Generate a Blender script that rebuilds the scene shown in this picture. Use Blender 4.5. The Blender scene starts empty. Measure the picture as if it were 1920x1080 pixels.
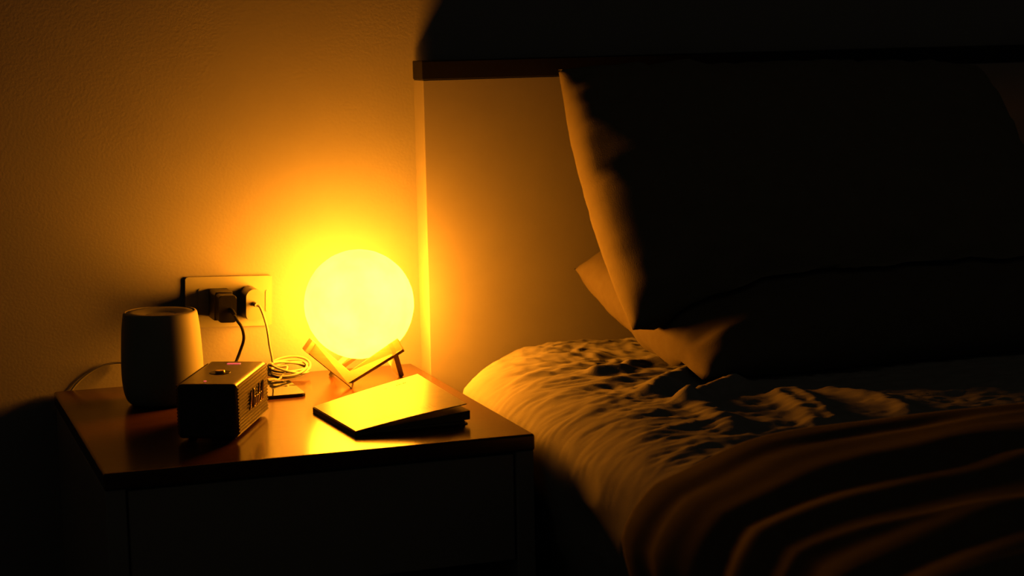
import bpy, bmesh, math, random
from mathutils import Vector, Matrix, noise
from mathutils.bvhtree import BVHTree

random.seed(4)
sc = bpy.context.scene
COL = sc.collection
PI = math.pi
V = Vector

# ------------------------------------------------------------------ materials
def mat(name, rgb, rough=0.6, rgb2=None, scale=40.0, stretch=(1, 1, 1), bump=0.0, bscale=None,
        metallic=0.0, spec=0.5, emit=None, estr=0.0, coat=0.0, sheen=0.0, detail=4.0):
    m = bpy.data.materials.new(name)
    m.use_nodes = True
    nt = m.node_tree
    b = nt.nodes['Principled BSDF']
    b.inputs['Roughness'].default_value = rough
    b.inputs['Metallic'].default_value = metallic
    b.inputs['Specular IOR Level'].default_value = spec
    b.inputs['Coat Weight'].default_value = coat
    b.inputs['Sheen Weight'].default_value = sheen
    tc = nt.nodes.new('ShaderNodeTexCoord')
    mp = nt.nodes.new('ShaderNodeMapping')
    mp.inputs['Scale'].default_value = stretch
    nt.links.new(tc.outputs['Object'], mp.inputs['Vector'])
    n = nt.nodes.new('ShaderNodeTexNoise')
    n.inputs['Scale'].default_value = scale
    n.inputs['Detail'].default_value = detail
    nt.links.new(mp.outputs['Vector'], n.inputs['Vector'])
    r = nt.nodes.new('ShaderNodeValToRGB')
    r.color_ramp.elements[0].position = 0.3
    r.color_ramp.elements[1].position = 0.7
    a = rgb
    c = rgb2 if rgb2 else tuple(min(1, x * 1.06) for x in rgb)
    r.color_ramp.elements[0].color = (*a, 1)
    r.color_ramp.elements[1].color = (*c, 1)
    nt.links.new(n.outputs['Fac'], r.inputs['Fac'])
    nt.links.new(r.outputs['Color'], b.inputs['Base Color'])
    if bump:
        n2 = nt.nodes.new('ShaderNodeTexNoise')
        n2.inputs['Scale'].default_value = bscale or scale * 4
        n2.inputs['Detail'].default_value = 5
        nt.links.new(mp.outputs['Vector'], n2.inputs['Vector'])
        bp = nt.nodes.new('ShaderNodeBump')
        bp.inputs['Strength'].default_value = bump
        bp.inputs['Distance'].default_value = 0.001
        nt.links.new(n2.outputs['Fac'], bp.inputs['Height'])
        nt.links.new(bp.outputs['Normal'], b.inputs['Normal'])
    if emit:
        b.inputs['Emission Color'].default_value = (*emit, 1)
        b.inputs['Emission Strength'].default_value = estr
    return m

M_wall = mat('wall_paint', (.70, .67, .86), .85, (.74, .71, .90), 14, bump=.35, bscale=260, spec=.2)
M_floor = mat('floor_wood', (.16, .09, .05), .45, (.24, .14, .08), 9, (1, 9, 1), bump=.2)
M_cream = mat('cream_lacquer', (.74, .69, .82), .5, (.78, .73, .86), 20, bump=.1, bscale=300)
M_dark = mat('dark_walnut', (.105, .042, .022), .38, (.17, .070, .036), 16, (1, 14, 14), bump=.10, bscale=60, spec=.4)
M_top = mat('walnut_top', (.135, .052, .024), .19, (.21, .085, .040), 14, (1, 14, 14), bump=.02, bscale=40, spec=.6)
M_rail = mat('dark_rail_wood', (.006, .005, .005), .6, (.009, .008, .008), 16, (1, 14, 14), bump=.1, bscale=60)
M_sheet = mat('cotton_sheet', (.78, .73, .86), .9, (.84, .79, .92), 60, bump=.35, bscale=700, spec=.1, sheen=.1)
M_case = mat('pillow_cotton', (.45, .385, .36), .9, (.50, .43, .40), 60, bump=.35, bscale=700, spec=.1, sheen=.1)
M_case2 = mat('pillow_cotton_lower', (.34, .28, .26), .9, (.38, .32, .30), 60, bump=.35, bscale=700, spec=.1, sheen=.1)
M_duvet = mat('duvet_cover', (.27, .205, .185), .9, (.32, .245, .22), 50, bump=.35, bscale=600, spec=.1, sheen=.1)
M_pale = mat('pale_birch', (.74, .55, .38), .5, (.82, .64, .46), 30, (1, 1, 10), bump=.1, bscale=80)
M_white = mat('white_plastic', (.80, .79, .78), .4, spec=.4)
M_white2 = mat('white_matte_shell', (.72, .70, .68), .6, spec=.3)
M_grey = mat('grey_mesh_top', (.42, .40, .38), .7, (.48, .46, .44), 300)
M_black = mat('black_plastic', (.006, .006, .006), .5, (.009, .009, .009), 60, bump=.2, bscale=400, spec=.3)
M_blackrub = mat('black_rubber', (.008, .008, .008), .55, spec=.3)
M_vinyl = mat('black_vinyl', (.13, .11, .10), .30, (.17, .145, .13), 200, bump=.15, bscale=900, spec=.55)
M_grille = mat('woven_grille', (.035, .023, .017), .5, (.075, .046, .03), 700, metallic=.3)
M_brass = mat('brass', (.82, .62, .34), .28, metallic=1.0)
M_logo = mat('pale_gold_lettering', (.85, .62, .50), .3, metallic=.7)
M_red = mat('red_indicator', (.5, .05, .05), .4, emit=(1, .10, .11), estr=.85)
M_glass = mat('black_gloss_glass', (.012, .012, .014), .06, spec=.9, coat=.8)
M_cover = mat('cream_book_cover', (.76, .70, .66), .30, (.82, .76, .63), 90, bump=.1, bscale=300)
M_paper = mat('paper_edges', (.30, .26, .22), .8, (.40, .35, .30), 20, (1, 1, 120))
M_spine = mat('dark_book_cloth', (.05, .035, .03), .7, (.07, .05, .04), 120, bump=.2)
M_ink = mat('brown_ink', (.14, .08, .04), .6)
M_emb = mat('pale_emboss', (.95, .92, .84), .24)

def moon_material():
    m = bpy.data.materials.new('glowing_globe')
    m.use_nodes = True
    nt = m.node_tree
    b = nt.nodes['Principled BSDF']
    b.inputs['Base Color'].default_value = (.85, .80, .66, 1)
    b.inputs['Roughness'].default_value = .6
    tc = nt.nodes.new('ShaderNodeTexCoord')
    n = nt.nodes.new('ShaderNodeTexNoise')
    n.inputs['Scale'].default_value = 17
    n.inputs['Detail'].default_value = 5
    nt.links.new(tc.outputs['Object'], n.inputs['Vector'])
    r = nt.nodes.new('ShaderNodeValToRGB')
    r.color_ramp.elements[0].position = .35
    r.color_ramp.elements[1].position = .68
    r.color_ramp.elements[0].color = (1, .284, .0072, 1)
    r.color_ramp.elements[1].color = (1, .298, .0104, 1)
    nt.links.new(n.outputs['Fac'], r.inputs['Fac'])
    nt.links.new(r.outputs['Color'], b.inputs['Emission Color'])
    sx = nt.nodes.new('ShaderNodeSeparateXYZ')
    nt.links.new(tc.outputs['Object'], sx.inputs['Vector'])
    mr = nt.nodes.new('ShaderNodeMapRange')
    mr.inputs['From Min'].default_value = -LR_
    mr.inputs['From Max'].default_value = LR_
    mr.inputs['To Min'].default_value = LAMP * 1.2
    mr.inputs['To Max'].default_value = LAMP * .64
    nt.links.new(sx.outputs['Y'], mr.inputs['Value'])
    nt.links.new(mr.outputs['Result'], b.inputs['Emission Strength'])
    return m
LAMP = 28.0
LR_ = .075
M_moon = moon_material()

# ------------------------------------------------------------------ helpers
def tag(o, label, cat, group=None, kind=None):
    if label: o['label'] = label
    if cat: o['category'] = cat
    if group: o['group'] = group
    if kind: o['kind'] = kind
    return o

def thing(name, label, cat, loc):
    o = bpy.data.objects.new(name, None)
    o.empty_display_size = .05
    COL.objects.link(o)
    o.location = loc
    o['origin'] = 1
    del o['origin']
    return tag(o, label, cat)

def base_of(o):
    p = V((0, 0, 0))
    while o is not None:
        p = p + V(o.location)
        o = o.parent
    return p

def obj(name, bm, m, parent=None, loc=None, smooth=False, angle=40):
    """link a bmesh given in world coordinates as one mesh object"""
    org = base_of(parent) if parent is not None else V((0, 0, 0))
    off = org + (V(loc) - org if loc is not None else V((0, 0, 0)))
    bmesh.ops.translate(bm, verts=bm.verts, vec=-off)
    bmesh.ops.recalc_face_normals(bm, faces=bm.faces)
    me = bpy.data.meshes.new(name)
    bm.to_mesh(me)
    bm.free()
    o = bpy.data.objects.new(name, me)
    COL.objects.link(o)
    if parent is not None:
        o.parent = parent
    o.location = off - org
    me.materials.append(m)
    if smooth and angle == 30:                   # bevelled solids: keep the large faces flat
        wn = o.modifiers.new('normals', 'WEIGHTED_NORMAL')
        wn.weight = 100
    if smooth:
        for p in me.polygons:
            p.use_smooth = True
        if angle < 180:
            me.set_sharp_from_angle(angle=math.radians(50 if angle == 30 else angle))
    return o

def box(bm, lo, hi, bev=0.0, seg=2, M=None):
    lo, hi = V(lo), V(hi)
    r = bmesh.ops.create_cube(bm, size=1.0)
    vs = r['verts']
    for v in vs:
        v.co = V(((lo.x + hi.x) / 2 + v.co.x * (hi.x - lo.x), (lo.y + hi.y) / 2 + v.co.y * (hi.y - lo.y),
                  (lo.z + hi.z) / 2 + v.co.z * (hi.z - lo.z)))
    if bev:
        es = list({e for v in vs for e in v.link_edges})
        rr = bmesh.ops.bevel(bm, geom=vs + es, offset=bev, segments=seg, profile=.5, affect='EDGES', clamp_overlap=True)
        vs = list({v for f in rr['faces'] for v in f.verts} | {v for v in vs if v.is_valid})
    if M is not None:
        bmesh.ops.transform(bm, matrix=M, verts=[v for v in vs if v.is_valid])
    return bm

def newbox(lo, hi, bev=0.0, seg=2, M=None):
    return box(bmesh.new(), lo, hi, bev, seg, M)

def catmull(pts, n=10):
    pts = [V(p) for p in pts]
    P = [pts[0] * 2 - pts[1]] + pts + [pts[-1] * 2 - pts[-2]]
    out = []
    for i in range(1, len(P) - 2):
        a, b, c, d = P[i - 1], P[i], P[i + 1], P[i + 2]
        for k in range(n):
            t = k / n
            out.append(.5 * ((2 * b) + (c - a) * t + (2 * a - 5 * b + 4 * c - d) * t * t + (3 * b - a - 3 * c + d) * t ** 3))
    out.append(P[-2])
    return out

def tube(bm, pts, r, n=10, M=None):
    pts = [V(p) for p in pts]
    if M is not None:
        pts = [M @ p for p in pts]
    rings = []
    up = None
    for i, p in enumerate(pts):
        t = (pts[min(i + 1, len(pts) - 1)] - pts[max(i - 1, 0)]).normalized()
        if up is None:
            up = t.orthogonal().normalized()
        up = (up - t * up.dot(t))
        if up.length < 1e-6:
            up = t.orthogonal()
        up.normalize()
        s = t.cross(up)
        rr = r(i / (len(pts) - 1)) if callable(r) else r
        rings.append([bm.verts.new(p + (up * math.cos(2 * PI * k / n) + s * math.sin(2 * PI * k / n)) * rr) for k in range(n)])
    for a, b in zip(rings, rings[1:]):
        for k in range(n):
            bm.faces.new((a[k], a[(k + 1) % n], b[(k + 1) % n], b[k]))
    bm.faces.new(rings[0][::-1])
    bm.faces.new(rings[-1])
    return bm

def lathe(bm, prof, c, n=64, M=None):
    rings = []
    c = V(c)
    for (r, z) in prof:
        if r < 1e-6:
            rings.append([bm.verts.new(V((0, 0, z)))])
        else:
            rings.append([bm.verts.new(V((r * math.cos(2 * PI * k / n), r * math.sin(2 * PI * k / n), z))) for k in range(n)])
    for a, b in zip(rings, rings[1:]):
        for k in range(n):
            k2 = (k + 1) % n
            if len(a) == 1 and len(b) == 1: continue
            if len(a) == 1: bm.faces.new((a[0], b[k], b[k2]))
            elif len(b) == 1: bm.faces.new((a[k], a[k2], b[0]))
            else: bm.faces.new((a[k], a[k2], b[k2], b[k]))
    vs = [v for rg in rings for v in rg]
    T = Matrix.Translation(c) @ (M if M is not None else Matrix.Identity(4))
    bmesh.ops.transform(bm, matrix=T, verts=vs)
    return bm

def prism(bm, outline, z0, z1, M=None, bev=0.0):
    """outline in xy, extruded from z0 to z1"""
    a = [bm.verts.new((x, y, z0)) for x, y in outline]
    b = [bm.verts.new((x, y, z1)) for x, y in outline]
    n = len(a)
    f1 = bm.faces.new(a[::-1]); f2 = bm.faces.new(b)
    for i in range(n):
        bm.faces.new((a[i], a[(i + 1) % n], b[(i + 1) % n], b[i]))
    vs = a + b
    if bev:
        es = [e for e in list(f1.edges) + list(f2.edges)]
        rr = bmesh.ops.bevel(bm, geom=es, offset=bev, segments=3, profile=.5, affect='EDGES')
        vs = list({v for v in vs if v.is_valid} | {v for f in rr['faces'] for v in f.verts})
    if M is not None:
        bmesh.ops.transform(bm, matrix=M, verts=vs)
    return bm

def rrect(w, h, r, n=6):
    out = []
    for cx, cy, a0 in ((w / 2 - r, h / 2 - r, 0), (-w / 2 + r, h / 2 - r, 90), (-w / 2 + r, -h / 2 + r, 180), (w / 2 - r, -h / 2 + r, 270)):
        for k in range(n + 1):
            a = math.radians(a0 + 90 * k / n)
            out.append((cx + r * math.cos(a), cy + r * math.sin(a)))
    return out

def grid_mesh(rows, closed=False):
    bm = bmesh.new()
    vs = [[bm.verts.new(p) for p in r] for r in rows]
    for a, b in zip(vs, vs[1:]):
        for k in range(len(a) - 1):
            bm.faces.new((a[k], a[k + 1], b[k + 1], b[k]))
    return bm, vs

def sm(x, a, b):
    t = max(0.0, min(1.0, (x - a) / (b - a)))
    return t * t * (3 - 2 * t)

def nz(x, y, z=0.0):
    return noise.noise(V((x, y, z)))

# ------------------------------------------------------------------ the room
WY = .105                       # the wall plane
w = obj('wall_back', newbox((-1.9, WY, 0), (2.6, WY + .1, 2.5)), M_wall)
w['kind'] = 'structure'
f = obj('floor', newbox((-1.9, -3.2, -.1), (2.6, WY + .1, 0)), M_floor)
f['kind'] = 'structure'

# ------------------------------------------------------------------ bed
HX, HY = .1145, .052            # left end and front face of the headboard
bed = thing('bed', 'bed with a pale headboard panel under a dark wooden top rail', 'bed', (1.0, -.9, 0))
obj('headboard_panel', newbox((HX, HY, .06), (1.93, WY - .0065, .957), .0012), M_cream, bed)
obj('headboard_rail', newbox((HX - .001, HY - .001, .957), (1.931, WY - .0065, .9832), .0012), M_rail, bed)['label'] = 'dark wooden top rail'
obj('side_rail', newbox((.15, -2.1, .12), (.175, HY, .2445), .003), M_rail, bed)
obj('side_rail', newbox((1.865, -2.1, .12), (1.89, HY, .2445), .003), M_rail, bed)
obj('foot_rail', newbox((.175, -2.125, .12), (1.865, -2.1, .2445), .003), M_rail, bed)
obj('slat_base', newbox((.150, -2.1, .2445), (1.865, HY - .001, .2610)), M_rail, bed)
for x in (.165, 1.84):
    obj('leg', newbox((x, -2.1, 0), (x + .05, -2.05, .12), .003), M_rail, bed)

# --- mattress under its sheet: one cross-section swept from the headboard to the foot
def prof(s):
    """cross-section of the left half: s=0 at the bottom of the side, grows over the shoulder to the top; returns x, z, nx, nz"""
    P = PROF
    for i in range(len(P) - 1):
        if s <= P[i + 1][0] or i == len(P) - 2:
            t = (s - P[i][0]) / (P[i + 1][0] - P[i][0])
            return [P[i][k] * (1 - t) + P[i + 1][k] * t for k in (1, 2, 3, 4)]
_pts = catmull([(.215, 0, .262), (.180, 0, .30), (.142, 0, .38), (.119, 0, .46), (.1125, 0, .500), (.115, 0, .522), (.1245, 0, .543), (.146, 0, .561),
                (.182, 0, .5725), (.235, 0, .5775), (.30, 0, .578), (.45, 0, .578), (.80, 0, .578), (1.78, 0, .578)], 24)
PROF = []
_s = 0
for i, p in enumerate(_pts):
    if i: _s += (p - _pts[i - 1]).length
    t = (_pts[min(i + 1, len(_pts) - 1)] - _pts[max(0, i - 1)]).normalized()
    PROF.append((_s, p.x, p.z, -t.z, t.x))
S_END = PROF[-1][0]
S_SH = next(p[0] for p in PROF if p[2] > .541)      # the shoulder

FOLDS = [  # (points), height, width, one-sided sharpness
    ([(.255, -.236), (.284, -.239), (.335, -.197), (.385, -.202)], .016, .013),
    ([(.262, -.398), (.311, -.343), (.372, -.285)], .019, .018),
    ([(.283, -.462), (.33, -.422), (.385, -.378)], .019, .016),
    ([(.287, -.462), (.281, -.54), (.265, -.63)], .013, .018),
    ([(.405, -.455), (.385, -.555), (.360, -.640)], .013, .013),
    ([(.430, -.455), (.414, -.533), (.385, -.640)], .013, .012),
    ([(.16, -.33), (.24, -.30), (.33, -.265)], .006, .016),
    ([(.17, -.42), (.25, -.375), (.31, -.36)], .006, .018),
    ([(.20, -.50), (.26, -.47), (.30, -.47)], .006, .02),
    ([(.15, -.20), (.21, -.17), (.27, -.175)], .005, .013),
    ([(.17, -.10), (.23, -.09), (.30, -.11)], .004, .012),
    ([(.47, -.47), (.50, -.54), (.49, -.62)], .010, .016),
    ([(.16, -.60), (.24, -.58), (.32, -.60)], .005, .022),
    ([(.15, -.70), (.22, -.66), (.31, -.66)], .005, .022),
]
def fold_h(x, y):
    h = 0
    for pts, H, W in FOLDS:
        best = None
        for a, b in zip(pts, pts[1:]):
            ax, ay = a; bx, by = b
            dx, dy = bx - ax, by - ay
            L2 = dx * dx + dy * dy
            t = max(0, min(1, ((x - ax) * dx + (y - ay) * dy) / L2))
            d = math.hypot(x - ax - t * dx, y - ay - t * dy)
            if best is None or d < best[0]: best = (d, )
        d = best[0]
        if d < W * 3:
            h += .66 * H * math.exp(-(d / W) ** 2)
    return h

def bed_point(s, y, lift=0.0, wr=True):
    x, z, nx, nzv = prof(s)
    top = sm(s, S_SH - .06, S_SH + .12)
    # the head-end corner is rounded in plan and in section
    k = sm(y, -.13, .042)
    x += .074 * k * k * (1 - sm(x, .2, .5))
    z -= .004 * top * sm(y, -.05, .045) ** 2
    d = lift
    if wr:
        wx = x + .03 * nz(x * 6, y * 6, 3)
        wy = y + .03 * nz(x * 6, y * 6, 9)
        near = 1 - sm(x, .9, 1.3)
        r1 = 1 - abs(nz(wx * 11, wy * 26, 1.7))
        r2 = 1 - abs(nz(wx * 34 + wy * 20, wy * 55, 5.1))
        r3 = 1 - abs(nz(wx * 70, wy * 90, 8.3))
        lumps = nz(x * 5, y * 7, 4.4)
        soft = sm(y, -.75, -.05)
        d += top * near * ((r1 - .8) * .0060 + (r2 - .8) * (.0040 + .0035 * soft) + (r3 - .8) * .0022 + lumps * .004)
        d += (1 - top) * near * ((1 - abs(nz(wy * 7, z * 16, 2.2)) - .8) * .010 + nz(y * 9, z * 9, 6) * .004) * sm(z, .275, .36)
        d += fold_h(x, y) * top
    return V((x + nx * d, y, z + nzv * d))

def span(a, b, n):
    return [a + (b - a) * i / n for i in range(n + 1)]
ys = span(.042, -.95, 240)[:-1] + span(-.95, -2.05, 40)
s_top = S_SH + .75
ss = span(0, S_SH - .06, 34)[:-1] + span(S_SH - .06, s_top, 190)[:-1] + span(s_top, S_END, 22)
rows = [[bed_point(s, y) for s in ss] for y in ys]
bm, vs = grid_mesh(rows)
# close it: right side, ends and underside
bot = []
for r, y in zip(vs, ys):
    a = bm.verts.new((1.86, y, .53)); b = bm.verts.new((1.87, y, .30)); c = bm.verts.new((1.85, y, .263))
    bot.append((r[-1], a, b, c, r[0]))
for p, q in zip(bot, bot[1:]):
    for k in range(4):
        bm.faces.new((p[k], p[k + 1], q[k + 1], q[k]))
for r, b, rv in ((vs[0], bot[0], False), (vs[-1], bot[-1], True)):
    loop = list(r) + list(b[1:4])
    bm.faces.new(loop if rv else loop[::-1])
MATT = BVHTree.FromBMesh(bm)
mattress = obj('mattress', bm, M_sheet, loc=(1.0, -1.0, .262), smooth=True, angle=80)
tag(mattress, 'mattress in a pale wrinkled fitted sheet beside the nightstand', 'mattress')

def surf_z(tree, x, y, z0=2.0):
    h = tree.ray_cast(V((x, y, z0)), V((0, 0, -1)))
    return h[0].z if h[0] is not None else None

# ------------------------------------------------------------------ pillows
def pillow_pts(cen, ex, ey, ez, W, H, T, n=56, m=44, seed=0, ear=.0, pinch=.05, amp=.006, p=2.4, q=.55, gather=1.0, pv_=None):
    """two faces that meet in a seam; ex, ey span the pillow, ez is its thickness"""
    front, back = [], []
    for j in range(m + 1):
        v = -math.cos(PI * j / m) * .5 + (2 * j / m - 1) * .5
        rf, rb = [], []
        for i in range(n + 1):
            u = -math.cos(PI * i / n) * .5 + (2 * i / n - 1) * .5
            pu = 1 - pinch * (1 - v * v) * abs(u) ** 4
            pv = 1 - (pinch if pv_ is None else pv_) * (1 - u * u) * abs(v) ** 4
            eu = max(0, 1 - abs(u) ** p); ev = max(0, 1 - abs(v) ** p)
            t = T / 2 * (eu * ev) ** q
            # gathers run in from the seam
            g = (math.exp(-(1 - abs(u)) / .16) * nz(v * 9 + seed, u * 1.5, seed) + math.exp(-(1 - abs(v)) / .16) * nz(u * 13 + seed, v * 1.5, seed + 4)) * amp * 2.2 * gather
            rest = amp * (1 - abs(nz(u * 3.2 + seed, v * 2.6, seed + 1)) - .8) * 1.6 + amp * .8 * nz(u * 6, v * 6, seed + 7)
            edge = min(1, (eu * ev) * 6)
            base = cen + ex * (u * pu * W / 2) + ey * (v * pv * H / 2)
            sag = 0
            rf.append(base + ez * (t + (g + rest) * edge + sag))
            rb.append(base - ez * (t + (g * .8 - rest * .5) * edge - sag))
        front.append(rf); back.append(rb)
    return front, back, n, m

def pillow(name, label, mat_, front, back, n, m, fix):
    bm = bmesh.new()
    F = [[bm.verts.new(fix(p)) for p in r] for r in front]
    B = []
    for j, r in enumerate(back):
        row = []
        for i, p in enumerate(r):
            if i in (0, n) or j in (0, m): row.append(F[j][i])
            else: row.append(bm.verts.new(fix(p)))
        B.append(row)
    for j in range(m):
        for i in range(n):
            bm.faces.new((F[j][i], F[j][i + 1], F[j + 1][i + 1], F[j + 1][i]))
            bm.faces.new((B[j][i], B[j + 1][i], B[j + 1][i + 1], B[j][i + 1]))
    tree = BVHTree.FromBMesh(bm)
    c = sum((v.co for v in bm.verts), V()) / len(bm.verts)
    zlow = min(v.co.z for v in bm.verts)
    root = obj(name, bm, mat_, loc=(c.x, c.y, zlow), smooth=True, angle=180)
    tag(root, label, 'pillow')
    return root, tree

# lower pillow: lies on the mattress, its back edge raised against the headboard
ex = V((1, .035, 0)).normalized()
ey = V((-.10, .42, .098)).normalized()
ez = ex.cross(ey).normalized()
ey = ez.cross(ex).normalized()
cenA = V((.70, -.150, .631))
fr, bk, n, m = pillow_pts(cenA, ex, ey, ez, .72, .43, .175, seed=3, pinch=.0, pv_=.03, amp=.006, q=.50, p=3.8)
def fixA(p):
    p = V(p)
    p.y = min(p.y, HY - .006)
    z = surf_z(MATT, p.x, p.y)
    if z is not None: p.z = max(p.z, z + .006)
    return p
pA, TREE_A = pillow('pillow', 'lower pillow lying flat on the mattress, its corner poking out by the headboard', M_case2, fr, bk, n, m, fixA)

# upper pillow: stands on the lower one and leans on the headboard
ex = V((1, .02, -.02)).normalized()
ey = V((-.012, .262, .330)).normalized()
ez = ex.cross(ey).normalized()
ey = ez.cross(ex).normalized()
cenB = V((.646, -.112, .794))
fr, bk, n, m = pillow_pts(cenB, ex, ey, ez, .69, .425, .17, seed=11, pinch=-.035, pv_=.03, amp=.007, q=.48, p=3.2)
def fixB(p):
    p = V(p)
    p.y = min(p.y, HY - .005)
    for T_ in (TREE_A, MATT):
        z = surf_z(T_, p.x, p.y)
        if z is not None: p.z = max(p.z, z + .008)
    return p
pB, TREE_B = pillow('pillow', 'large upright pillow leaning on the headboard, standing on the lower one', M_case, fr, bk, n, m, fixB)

# ------------------------------------------------------------------ duvet
EDGE = [(-.35, -1.4), (-.20, -1.22), (-.12, -1.06), (-.05, -.925), (-.02, -.850), (.01, -.800), (.055, -.795), (.17, -.755), (.30, -.740), (.42, -.740), (1.7, -.80)]
def y_edge(a):
    for p, q in zip(EDGE, EDGE[1:]):
        if a <= q[0]:
            t = (a - p[0]) / (q[0] - p[0])
            return p[1] + (q[1] - p[1]) * t
    return EDGE[-1][1]
S0 = S_SH - .165
TH = .016
sd = span(S0, S_SH + .75, 120)[:-1] + span(S_SH + .75, S_END, 16)
vv = [0, .002, .005, .009, .014, .020, .028] + span(.036, .60, 90) + span(.62, 1.15, 14)
def duvet_pt(s, v, top):
    a = s - S_SH
    y = y_edge(a) - v + .010 * nz(a * 8, 2.0, 1.1)
    k = min(1, v / TH)
    ks = min(1, (s - S0) / TH)
    rnd = math.sqrt(max(0, 1 - (1 - k) ** 2)) * math.sqrt(max(0, 1 - (1 - ks) ** 2))
    if top:
        # long soft folds that follow the turned-back edge
        q = v + .05 * nz(a * 3, v * 2, 7) + .02 * nz(a * 9, v * 5, 2)
        wv = math.sin(q * 2 * PI / .115 + 1.2) * .5 + math.sin(q * 2 * PI / .071 + a * 3) * .25
        h = TH * rnd * (1 + .25 * nz(a * 5, v * 6, 3)) + rnd * sm(v, .01, .09) * (wv * .0045 + .009 * (1 - abs(nz(a * 3.0, q * 13, 5)) - .8)) + rnd * .006
        h = max(h, .004 + .003 * rnd)
    else:
        h = .0
    p = bed_point(s, y, 0.0, False)
    x, z, nx, nzv = prof(s)
    base = .008
    hang = (1 - sm(s, S_SH - .08, S_SH + .04))
    out = base + h + hang * .058 * (.3 + .7 * sm(z, .44, .53))
    if z < .515:
        t = sm(.515 - z, 0, .03)                # below the shoulder the cloth hangs straight down
        nx, nzv = nx * (1 - t) - t, nzv * (1 - t)
        p.x = p.x * (1 - t) + .1125 * t
    g = .028 * math.exp(-((a + .020) / .035) ** 2) * math.exp(-(v / .16) ** 2)      # the corner sticks out over the side of the bed
    return V((p.x + nx * out - g, p.y, p.z + nzv * out))
topr = [[duvet_pt(s, v, True) for s in sd] for v in vv]
botr = [[duvet_pt(s, v, False) for s in sd] for v in vv]
# rest the underside just above the sheet's wrinkles
def above(p):
    z = surf_z(MATT, p.x, p.y)
    if z is not None and z > .5: p.z = max(p.z, z + .003)
    return p
botr = [[above(p) for p in r] for r in botr]
for j_, (rt, rb) in enumerate(zip(topr, botr)):
    for k, (a_, b_) in enumerate(zip(rt, rb)):
        if a_.z < b_.z + .008 and b_.z > .545: a_.z = b_.z + .001 + .007 * min(1, j_ / 6)
bm, tv = grid_mesh(topr)
bv = [[bm.verts.new(p) for p in r] for r in botr]
for a, b in zip(bv, bv[1:]):
    for k in range(len(a) - 1):
        bm.faces.new((a[k], b[k], b[k + 1], a[k + 1]))
for k in range(len(sd) - 1):
    bm.faces.new((tv[0][k], tv[0][k + 1], bv[0][k + 1], bv[0][k]))
    bm.faces.new((tv[-1][k], bv[-1][k], bv[-1][k + 1], tv[-1][k + 1]))
for j in range(len(vv) - 1):
    bm.faces.new((tv[j][0], bv[j][0], bv[j + 1][0], tv[j + 1][0]))
    bm.faces.new((tv[j][-1], tv[j + 1][-1], bv[j + 1][-1], bv[j][-1]))
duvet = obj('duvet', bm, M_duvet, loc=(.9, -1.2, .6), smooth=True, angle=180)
tag(duvet, 'brownish duvet turned back diagonally across the foot half of the bed', 'duvet')

# ------------------------------------------------------------------ nightstand
TZ = .55
NX0, NX1, NY0, NY1 = -.4055, .100, -.4285, .0985
ns = thing('nightstand', 'low nightstand with a glossy dark wood top and pale drawers, left of the bed', 'nightstand', (-.153, -.165, 0))
obj('tabletop', newbox((NX0, NY0, TZ - .020), (NX1, NY1, TZ), .003, 3), M_top, ns, smooth=True, angle=30)['label'] = 'glossy dark wood top'
for x0, x1 in ((NX0 + .001, NX0 + .0235), (NX1 - .0235, NX1 - .001)):
    obj('side_panel', newbox((x0, NY0 + .002, 0), (x1, NY1 - .012, TZ - .020), .0015), M_cream, ns)
obj('back_panel', newbox((NX0 + .0235, NY1 - .022, .05), (NX1 - .0235, NY1 - .012, TZ - .020)), M_cream, ns)
obj('base_panel', newbox((NX0 + .0235, NY0 + .03, .05), (NX1 - .0235, NY1 - .022, .068)), M_cream, ns)
obj('divider', newbox((NX0 + .0235, NY0 + .03, .356), (NX1 - .0235, NY1 - .022, .372)), M_cream, ns)
for z0, z1 in ((.398, TZ - .023), (.224, .372), (.072, .218)):
    d = obj('drawer', newbox((NX0 + .026, NY0 + .004, z0), (NX1 - .026, NY0 + .022, z1), .0015), M_cream, ns)
obj('plinth', newbox((NX0 + .0235, NY0 + .045, 0), (NX1 - .0235, NY0 + .06, .05)), M_dark, ns)

# ------------------------------------------------------------------ glowing globe and its stand
LZ, LR = .656, .075
bm = bmesh.new()
bmesh.ops.create_uvsphere(bm, u_segments=72, v_segments=36, radius=LR)
for v in bm.verts:
    d = v.co.normalized()
    v.co += d * (.0006 * noise.noise(d * 5) + .0003 * noise.noise(d * 13))
bmesh.ops.translate(bm, verts=bm.verts, vec=(0, 0, LZ))
globe = obj('globe_lamp', bm, M_moon, loc=(0, 0, LZ), smooth=True, angle=180)
tag(globe, 'round glowing yellow globe lamp on the wooden stand', 'lamp')

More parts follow.
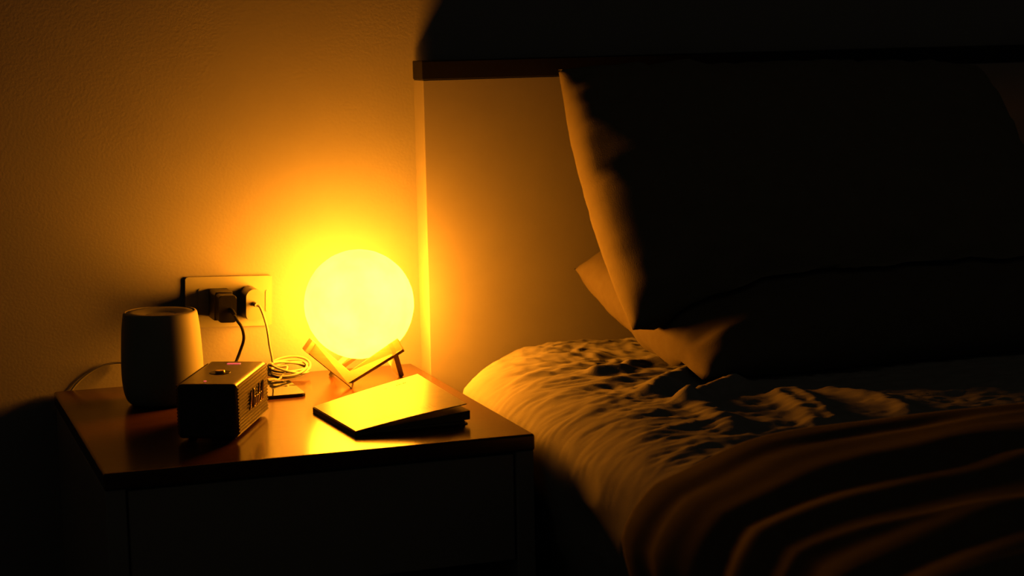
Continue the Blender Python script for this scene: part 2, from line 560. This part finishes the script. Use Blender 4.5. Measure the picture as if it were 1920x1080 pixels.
st = thing('lamp_stand', 'zigzag stand of pale wooden bars carrying the glowing globe', 'lamp stand', (0, 0, TZ))
ec, er = V((-.2478, -.9688, 0)), V((.9688, -.2478, 0))
def az(deg, R, z):
    a = math.radians(deg)
    return er * (R * math.sin(a)) + ec * (R * math.cos(a)) + V((-.001, -.002, z))
nodes = []
for k, a in enumerate((-19, 41, 101, 161, 221, 281)):
    if k % 2 == 0:
        nodes.append((az(a, .0480, .5715), az(a, .0600, .5560)))
    else:
        nodes.append((az(a, .0655, .6110), az(a, .0765, .5965)))
TB = .0075
for k in range(6):
    (i0, o0), (i1, o1) = nodes[k], nodes[(k + 1) % 6]
    d = ((i1 + o1) - (i0 + o0)).normalized()
    wv = ((o0 - i0) + (o1 - i1)).normalized()
    nrm = d.cross(wv)
    if nrm.z < 0: nrm = -nrm
    nrm.normalize()
    # at each joint one bar runs through and its neighbour butts against it
    e0, e1 = (.0, .0)
    ext0, ext1 = -.0005, .0085
    bm = bmesh.new()
    c = []
    for (p, e) in ((i0, -ext0), (o0, -ext0), (o1, ext1), (i1, ext1)):
        c.append(p + d * e)
    top = [bm.verts.new(p) for p in c]
    bt = [bm.verts.new(p - nrm * TB) for p in c]
    bm.faces.new(top); bm.faces.new(bt[::-1])
    for j in range(4):
        bm.faces.new((top[j], bt[j], bt[(j + 1) % 4], top[(j + 1) % 4]))
    bmesh.ops.bevel(bm, geom=list(bm.edges), offset=.0005, segments=1, affect='EDGES')
    obj('bar', bm, M_pale, st)

# ------------------------------------------------------------------ tapered white speaker with a dished top
CX, CY = -.2785, -.045
sp = thing('smart_speaker', 'white tapered cylinder speaker with a dished top, at the left back of the nightstand', 'speaker', (CX, CY, TZ))
prof_body = [(0, .5515), (.040, .5515), (.0440, .553), (.0472, .5565), (.0496, .562), (.0514, .570), (.0525, .580), (.0530, .592), (.0528, .606),
             (.0520, .625), (.0505, .648), (.0487, .664), (.0476, .6695), (.0464, .6712), (.0449, .6715), (.0440, .6705), (.0436, .667), (.0, .667)]
obj('shell', lathe(bmesh.new(), prof_body, (CX, CY, 0), 96), M_white2, sp, smooth=True, angle=50)
dish = [(.0430, .6672), (.0424, .6705), (.0400, .6712), (.034, .6708), (.026, .6692), (.018, .6668), (.013, .6645), (.010, .6635), (0, .6630)]
obj('top_dish', lathe(bmesh.new(), dish, (CX, CY, .0), 96), M_white2, sp, smooth=True, angle=60)['label'] = 'dished top'
obj('foot_ring', lathe(bmesh.new(), [(0, TZ + .0003), (.039, TZ + .0003), (.0395, .5512), (.0, .5514)], (CX, CY, 0), 64), M_blackrub, sp, smooth=True, angle=40)
bm = bmesh.new()
tube(bm, catmull([(-.275, .003, .560), (-.292, .030, .5545), (-.3055, .060, .5565), (-.3085, .085, .570), (-.3075, .093, .578), (-.302, .088, .585), (-.290, .06, .590), (-.283, .020, .588), (-.281, .0115, .586)], 10), .0015, 8)
tube(bm, catmull([(-.300, .085, .5785), (-.307, .092, .5815), (-.317, .096, .5835), (-.331, .099, .582), (-.347, .1010, .576), (-.364, .1015, .566), (-.378, .1018, .553), (-.388, .1018, .536), (-.392, .1018, .50), (-.392, .1018, .40), (-.392, .1018, .25)], 10), .0015, 8)
obj('power_cord', bm, M_white, sp, smooth=True, angle=60)['label'] = 'white power cord arching along the wall'

# ------------------------------------------------------------------ portable amplifier-style speaker
A = 1.1403
U, Wd = V((math.sin(A), -math.cos(A), 0)), V((math.cos(A), math.sin(A), 0))
LEN, DEP, HGT = .1600, .0725, .0660
MB = Matrix(((Wd.x, -U.x, 0, -.2344), (Wd.y, -U.y, 0, -.2347), (0, 0, 1, TZ), (0, 0, 0, 1)))   # local x along the length, y towards the back
ps = thing('portable_speaker', 'small black box speaker with pale script logo, in front of the white speaker', 'speaker', (-.2344, -.2347, TZ))
obj('body', newbox((-LEN / 2, -DEP / 2, .0025), (LEN / 2, DEP / 2, .0025 + HGT), .0055, 4, M=MB), M_vinyl, ps, smooth=True, angle=30)
for sgn in (-1, 1):
    bm = bmesh.new()
    gy0, gy1 = (DEP / 2 - .0005), (DEP / 2 + .0006)
    box(bm, (-LEN / 2 + .0045, min(sgn * gy0, sgn * gy1), .0070), (LEN / 2 - .0045, max(sgn * gy0, sgn * gy1), .0025 + HGT - .0045), M=MB)
    nr = 15
    for k in range(nr):                                     # horizontal ribs of the weave, each a row of small blocks
        z = .0085 + (HGT - .0095) * k / (nr - 1) - .0005
        ya, yb = sgn * gy1, sgn * (gy1 + .0011)
        for c in range(40):
            x = -LEN / 2 + .0055 + (LEN - .011) * c / 39.5
            box(bm, (x, min(ya, yb), z), (x + .0030, max(ya, yb), z + .0017), M=MB)
    obj('grille', bm, M_grille, ps)
# script lettering on the grille that faces the lamp (local -y side)
strokes = [
    [(-.15, .05), (.05, .25), (.28, 1.9), (.62, .45), (1.22, 1.95), (1.30, .6), (1.45, 0), (1.62, .25)],
    [(2.10, .85), (1.85, 1.0), (1.60, .6), (1.68, .1), (1.95, .1), (2.12, .9), (2.15, .15), (2.35, .15)],
    [(2.35, .15), (2.50, .98), (2.58, .72), (2.80, .95), (2.85, .2), (2.95, .08)],
    [(2.95, .08), (3.25, .98), (3.42, .35), (3.25, 0), (3.02, .12)],
    [(3.42, .12), (3.70, 1.0), (3.82, 1.95), (3.68, 1.7), (3.62, 0)],
    [(3.62, .4), (3.92, .95), (4.08, .7), (4.08, .1), (4.25, .1)],
    [(4.75, .85), (4.52, 1.0), (4.28, .6), (4.34, .1), (4.6, .1), (4.77, .9), (4.8, .15), (4.98, .15)],
    [(4.98, .15), (5.28, 1.2), (5.32, 1.95), (5.16, 1.6), (5.12, .3), (5.25, 0), (5.42, .15)],
    [(5.42, .15), (5.72, 1.2), (5.78, 1.95), (5.62, 1.6), (5.58, .3), (5.72, 0), (5.95, .25)],
]
bm = bmesh.new()
yl = -(DEP / 2 + .0024)
for s in strokes:
    pts = [V(((x - 2.9) * .0118 + .012 + (y - .5) * .003, yl, .0025 + HGT * .37 + y * .0112)) for x, y in s]
    tube(bm, catmull(pts, 6), .00105, 6, M=MB)
obj('script_logo', bm, M_logo, ps, smooth=True, angle=60)['label'] = 'pale gold script lettering'
TOPZ = .0025 + HGT
bm = lathe(bmesh.new(), [(.0, TOPZ + .0004), (.0105, TOPZ + .0004), (.0125, TOPZ + .0008), (.0130, TOPZ + .0001)], (0, 0, 0), 40, M=MB @ Matrix.Translation((-.004, .002, 0)))
obj('knob_recess', bm, M_black, ps, smooth=True)
kn = obj('control_knob', lathe(bmesh.new(), [(0, TOPZ + .0032), (.0052, TOPZ + .0032), (.0058, TOPZ + .0026), (.0060, TOPZ + .0006)], (0, 0, 0), 36, M=MB @ Matrix.Translation((-.004, .002, 0))), M_brass, ps, smooth=True)
kn['label'] = 'brass knob'
bm = bmesh.new()
for k in range(10):
    x = .0580 + .0000 * k
    y = -.0085 + k * .0017
    box(bm, (x - .0026, y, TOPZ), (x + .0026, y + .00135, TOPZ + .0006), M=MB)
obj('battery_indicator', bm, M_red, ps)['label'] = 'glowing red battery bar'
obj('pairing_light', lathe(bmesh.new(), [(0, TOPZ + .0007), (.0016, TOPZ + .0006), (.0018, TOPZ + .0001)], (0, 0, 0), 20, M=MB @ Matrix.Translation((-.060, .006, 0))), M_red, ps)['label'] = 'small red light'
for x in (-.06, .06):
    for y in (-.024, .024):
        obj('rubber_foot', lathe(bmesh.new(), [(0, .0002), (.005, .0002), (.005, .003), (0, .003)], (0, 0, 0), 20, M=MB @ Matrix.Translation((x, y, 0))), M_blackrub, ps)

# ------------------------------------------------------------------ socket plate, plugs and cables
SO = V((-.1608, WY, .6570))
TILT = math.radians(2.4)
def on_wall(dx, dy, dz):                                    # plate coordinates: x right, y out of the wall, z up
    c, s = math.cos(TILT), math.sin(TILT)
    return V((SO.x + dx * c + dz * s, WY - dy, SO.z - dx * s + dz * c))
MW = Matrix.Translation(SO) @ Matrix.Rotation(TILT, 4, 'Y')
def mw(cx, cz, y):                                          # prism local z becomes 'out of the wall'
    return MW @ Matrix.Translation((cx, -y, cz)) @ Matrix.Rotation(PI / 2, 4, 'X')
so = thing('power_socket', 'wide pale wall socket plate hung slightly crooked above the nightstand', 'socket', tuple(SO))
obj('plate', prism(bmesh.new(), rrect(.1215, .0705, .003), .0005, .0045, M=mw(0, 0, 0), bev=.001), M_white, so, smooth=True, angle=30)
obj('socket_insert', prism(bmesh.new(), rrect(.070, .0440, .002), .0045, .0062, M=mw(-.008, -.003, 0), bev=.0005), M_white, so, smooth=True, angle=30)
obj('switch_rocker', prism(bmesh.new(), rrect(.004, .030, .0015), .0045, .0056, M=mw(.0535, 0, 0), bev=.0004), M_white, so, smooth=True, angle=30)

PT = .0064
ad = thing('power_adapter', 'chunky black plug adapter in the left of the wall socket, black cord hanging from it', 'plug', tuple(on_wall(-.0165, PT, -.002)))
bm = prism(bmesh.new(), [(-.0125, .014), (-.0105, .0195), (.0125, .0195), (.0125, -.0155), (.0085, -.0195), (-.0125, -.0195)], PT, .052, M=mw(-.0165, .000, 0), bev=.0012)
obj('body', bm, M_black, ad, smooth=True, angle=30)
bm = prism(bmesh.new(), rrect(.0240, .0370, .004), .052, .078, M=mw(-.0155, -.0005, 0), bev=.0012)
obj('front_cap', bm, M_black, ad, smooth=True, angle=30)
p0 = on_wall(-.0125, .078, -.002)
obj('cord_grip', tube(bmesh.new(), [p0 + V((0, .002, 0)), p0 + V((.002, -.004, -.001)), p0 + V((.005, -.008, -.006))], lambda t: .0040 - .0014 * t, 12), M_blackrub, ad, smooth=True, angle=50)
pts = [p0 + V((.003, -.005, -.003)), p0 + V((.008, -.008, -.014)), (-.1600, .018, .632), (-.1560, .028, .615), (-.1600, .038, .596), (-.1685, .034, .579), (-.183, .010, .5615), (-.194, -.028, .5545), (-.203, -.062, .5530), (-.205, -.085, .556), (-.2035, -.108, .562), (-.2052, -.1195, .567)]
obj('cord', tube(bmesh.new(), catmull(pts, 12), .0021, 10), M_blackrub, ad, smooth=True, angle=60)

ch = thing('usb_charger', 'white rounded wall charger in the right of the socket, thin cable plugged into it', 'charger', tuple(on_wall(.0290, PT, -.001)))
obj('body', prism(bmesh.new(), rrect(.0240, .0460, .0118, 12), PT, .049, M=mw(.0275, -.001, 0), bev=.0018), M_white, ch, smooth=True, angle=30)
obj('pin_block', prism(bmesh.new(), rrect(.016, .030, .004), PT - .0001, PT + .0005, M=mw(.0275, -.001, 0)), M_white, ch)

# charging cable: plug in the charger, a drop to the table top, then a loose coil against the wall
q0 = on_wall(.0265, .049, .002)
cb = thing('charging_cable', 'thin white charging cable hanging from the wall charger and coiled by the wall', 'cable', (-.088, .055, TZ))
obj('plug', tube(bmesh.new(), [q0 + V((0, -.0003, 0)), q0 + V((0, -.009, 0)), q0 + V((.001, -.0125, -.0005))], lambda t: .0034 - .0006 * t, 14), M_white, cb, smooth=True, angle=50)
path = [q0 + V((.0005, -.011, 0)), q0 + V((.0055, -.014, -.004)), (-.1235, .030, .630), (-.1160, .052, .600), (-.1095, .066, .570)]
loops = []
cc = V((-.0875, .062, .5625))
for k in range(5 * 14 + 4):
    t = k / 14
    a = PI + t * 2 * PI
    R1 = .0275 + .0022 * math.sin(t * 2.3 + 1)
    R2 = .0185 + .0035 * math.sin(t * 3.1)
    tl = .30 + .13 * math.sin(t * 2.1 + .4)
    roll = .16 * math.sin(t * 1.7 + 1.0) - .04
    x = R1 * math.cos(a); yy = R2 * math.sin(a)
    z = yy * math.tan(tl) + x * roll + .0012 * t
    p = cc + V((x + .0012 * math.sin(t * 4), yy + .004 * math.sin(t * 2.7), z - .001 + .004 * math.sin(t * 1.3)))
    p.z = max(p.z, TZ + .0018 + .0004 * (k % 3))
    p.y = min(p.y, NY1 - .004)
    loops.append(p)
path += loops + [(-.106, .0395, .5535), (-.113, .0365, .5537)]
obj('cord', tube(bmesh.new(), catmull(path, 6), .0017, 8), M_white, cb, smooth=True, angle=70)
obj('connector', newbox((-.124, .0325, .5516), (-.1125, .0395, .5556), .0012), M_white, cb)

# ------------------------------------------------------------------ flat glossy black device
ph = thing('black_device', 'flat black device with a glossy top, behind the small black speaker', 'device', (-.1333, -.0285, TZ))
OUT = rrect(.0735, .109, .008)
MP = Matrix.Translation((-.1333, -.0285, 0))
obj('case', prism(bmesh.new(), OUT, TZ + .0002, TZ + .0040, M=MP, bev=.0011), M_black, ph, smooth=True, angle=30)
obj('glass_top', prism(bmesh.new(), rrect(.0717, .1072, .0072), TZ + .0040, TZ + .0045, M=MP), M_glass, ph)['label'] = 'glossy black glass top'

# ------------------------------------------------------------------ book with a lifted cover
TL, TR, FR, FL = V((-.1123, -.1903, .5575)), V((.0286, -.1802, .5865)), V((.0415, -.3476, .5768)), V((-.1006, -.3576, .5575))
bk_ = thing('book', 'cream covered book lying on the nightstand, its front cover lifted off the pages', 'book', (-.035, -.31, TZ))
eX = (V((.0415, -.3476, 0)) - V((-.1006, -.3576, 0))).normalized()
eY = V((-eX.y, eX.x, 0))
O = V((-.1006, -.3576, 0))
BH = .1675
def bp(u, v, z): return O + eX * u + eY * v + V((0, 0, z))
def slab(profile_lo, profile_hi, v0, v1, corner=0.0, nv=8):
    """section in u,z (two matching polylines) extruded along v; the far corners are rounded in plan"""
    bm = bmesh.new()
    umax = max(p[0] for p in profile_hi)
    rows_ = []
    for j in range(nv + 1):
        v = v0 + (v1 - v0) * j / nv
        e = min(v - v0, v1 - v)
        cut = corner - math.sqrt(max(0, corner ** 2 - (corner - min(e, corner)) ** 2)) if corner else 0
        lo = [bm.verts.new(bp(min(u, umax - cut), v, z)) for u, z in profile_lo]
        hi = [bm.verts.new(bp(min(u, umax - cut), v, z)) for u, z in profile_hi]
        rows_.append(lo + hi[::-1])
    for a, b in zip(rows_, rows_[1:]):
        N = len(a)
        for k in range(N):
            bm.faces.new((a[k], a[(k + 1) % N], b[(k + 1) % N], b[k]))
    bm.faces.new(rows_[0][::-1]); bm.faces.new(rows_[-1])
    return bm
def arcs(p0, p1, sag, n=10):
    return [(p0[0] + (p1[0] - p0[0]) * t, p0[1] + (p1[1] - p0[1]) * t - sag * math.sin(PI * t)) for t in [i / n for i in range(n + 1)]]
vspace = [0, .004, .010, .018]
obj('back_cover', slab(arcs((0, .5502), (.147, .5502), 0), arcs((0, .5512), (.147, .5512), 0), 0, BH, .012, 24), M_spine, bk_)
lo = [(.002, .5513), (.05, .5513), (.10, .5513), (.138, .5514), (.1445, .5520)]
hi = [(.002, .5535), (.05, .5542), (.10, .5545), (.138, .5540), (.1445, .5530)]
obj('page_block', slab(lo, hi, .002, BH - .002, .012, 30), M_paper, bk_, smooth=True, angle=30)
lo = [(.002, .5537), (.05, .5546), (.10, .5550), (.135, .5557), (.1475, .5563)]
hi = [(.002, .5560), (.05, .5585), (.10, .5628), (.135, .5662), (.1475, .5675)]
obj('loose_pages', slab(lo, hi, .003, BH - .006, 0, 6), M_paper, bk_)
# spine and lifted front cover, a gently twisted sheet
obj('spine', newbox((-.0012, 0, .5502), (.0, BH, .5563), 0, M=Matrix(((eX.x, eY.x, 0, O.x), (eX.y, eY.y, 0, O.y), (0, 0, 1, 0), (0, 0, 0, 1)))), M_spine, bk_)
def cov(u, v):
    a = FL.lerp(FR, u); b = TL.lerp(TR, u)
    p = a.lerp(b, v)
    p.z += .0012 * math.sin(PI * u) * (1 - .5 * v)
    return p
bm = bmesh.new()
NU, NV = 16, 8
tp = [[bm.verts.new(cov(i / NU, j / NV)) for i in range(NU + 1)] for j in range(NV + 1)]
lw = [[bm.verts.new(cov(i / NU, j / NV) - V((0, 0, .0011))) for i in range(NU + 1)] for j in range(NV + 1)]
for j in range(NV):
    for i in range(NU):
        bm.faces.new((tp[j][i], tp[j][i + 1], tp[j + 1][i + 1], tp[j + 1][i]))
        bm.faces.new((lw[j][i], lw[j + 1][i], lw[j + 1][i + 1], lw[j][i + 1]))
for i in range(NU):
    bm.faces.new((tp[0][i], lw[0][i], lw[0][i + 1], tp[0][i + 1])); bm.faces.new((tp[NV][i], tp[NV][i + 1], lw[NV][i + 1], lw[NV][i]))
for j in range(NV):
    bm.faces.new((tp[j][0], tp[j + 1][0], lw[j + 1][0], lw[j][0])); bm.faces.new((tp[j][NU], lw[j][NU], lw[j + 1][NU], tp[j + 1][NU]))
fc = obj('front_cover', bm, M_cover, bk_)
fc['label'] = 'lifted cream front cover'
def mark(bm, u0, v0, du, dv, t=.00016):
    q = [cov(u0, v0), cov(u0 + du, v0), cov(u0 + du, v0 + dv), cov(u0, v0 + dv)]
    a = [bm.verts.new(p + V((0, 0, .00005))) for p in q]
    b = [bm.verts.new(p + V((0, 0, t))) for p in q]
    bm.faces.new(a[::-1]); bm.faces.new(b)
    for k in range(4):
        bm.faces.new((a[k], a[(k + 1) % 4], b[(k + 1) % 4], b[k]))
bm = bmesh.new()                                            # the small illegible line near the back edge
for k, L in enumerate((.012, .016, .008, .018, .010)):
    mark(bm, .735 + k * .0205, .865 + .002 * (k % 2), L, .012)
mark(bm, .765, .915, .010, .012)
mark(bm, .62, .862, .022, .008)
obj('cover_print', bm, M_ink, fc)
bm = bmesh.new()                                            # the worn pale line of large characters along the front
for k in range(17):
    u = .20 + k * .034
    h = .085 + .02 * math.sin(k * 2.1)
    mark(bm, u, .10, .006, h)
    if k % 3: mark(bm, u + .006, .10 + (h - .018) * (k % 2), .013, .018)
    if k % 4 == 1: mark(bm, u + .018, .10, .006, h * .8)
obj('cover_embossing', bm, M_emb, fc)

# ------------------------------------------------------------------ faint ambient of the dark room, camera
wd = bpy.data.worlds.new('night')
sc.world = wd
wd.use_nodes = True
bg = wd.node_tree.nodes['Background']
bg.inputs['Color'].default_value = (.0042, .0036, .0020, 1)
bg.inputs['Strength'].default_value = 1.0

F_PX = 3616.2
cam = bpy.data.cameras.new('camera')
cam.sensor_width = 36
cam.lens = F_PX / 1920 * 36
cam.clip_start = .05
cam.dof.use_dof = True
cam.dof.focus_distance = 2.50
cam.dof.aperture_fstop = 6.3
co = bpy.data.objects.new('camera', cam)
COL.objects.link(co)
R = ((0.9448, -0.3270, -0.0203), (0.0637, 0.1224, 0.9904), (0.3214, 0.9371, -0.1365))
r_, u_, f_ = (V(x).normalized() for x in R)
f_ = (f_).normalized(); r_ = (r_ - f_ * r_.dot(f_)).normalized(); u_ = r_.cross(f_)
mw_ = Matrix(((r_.x, u_.x, -f_.x, -.6503), (r_.y, u_.y, -f_.y, -2.5428), (r_.z, u_.z, -f_.z, 1.0343), (0, 0, 0, 1)))
co.matrix_world = mw_
sc.camera = co

sc.view_settings.view_transform = 'Standard'
sc.view_settings.look = 'None'
sc.view_settings.gamma = 1
sc.view_settings.exposure = 0
sc.view_settings.use_curve_mapping = False
sc.cycles.use_denoising = True
sc.cycles.diffuse_bounces = 0
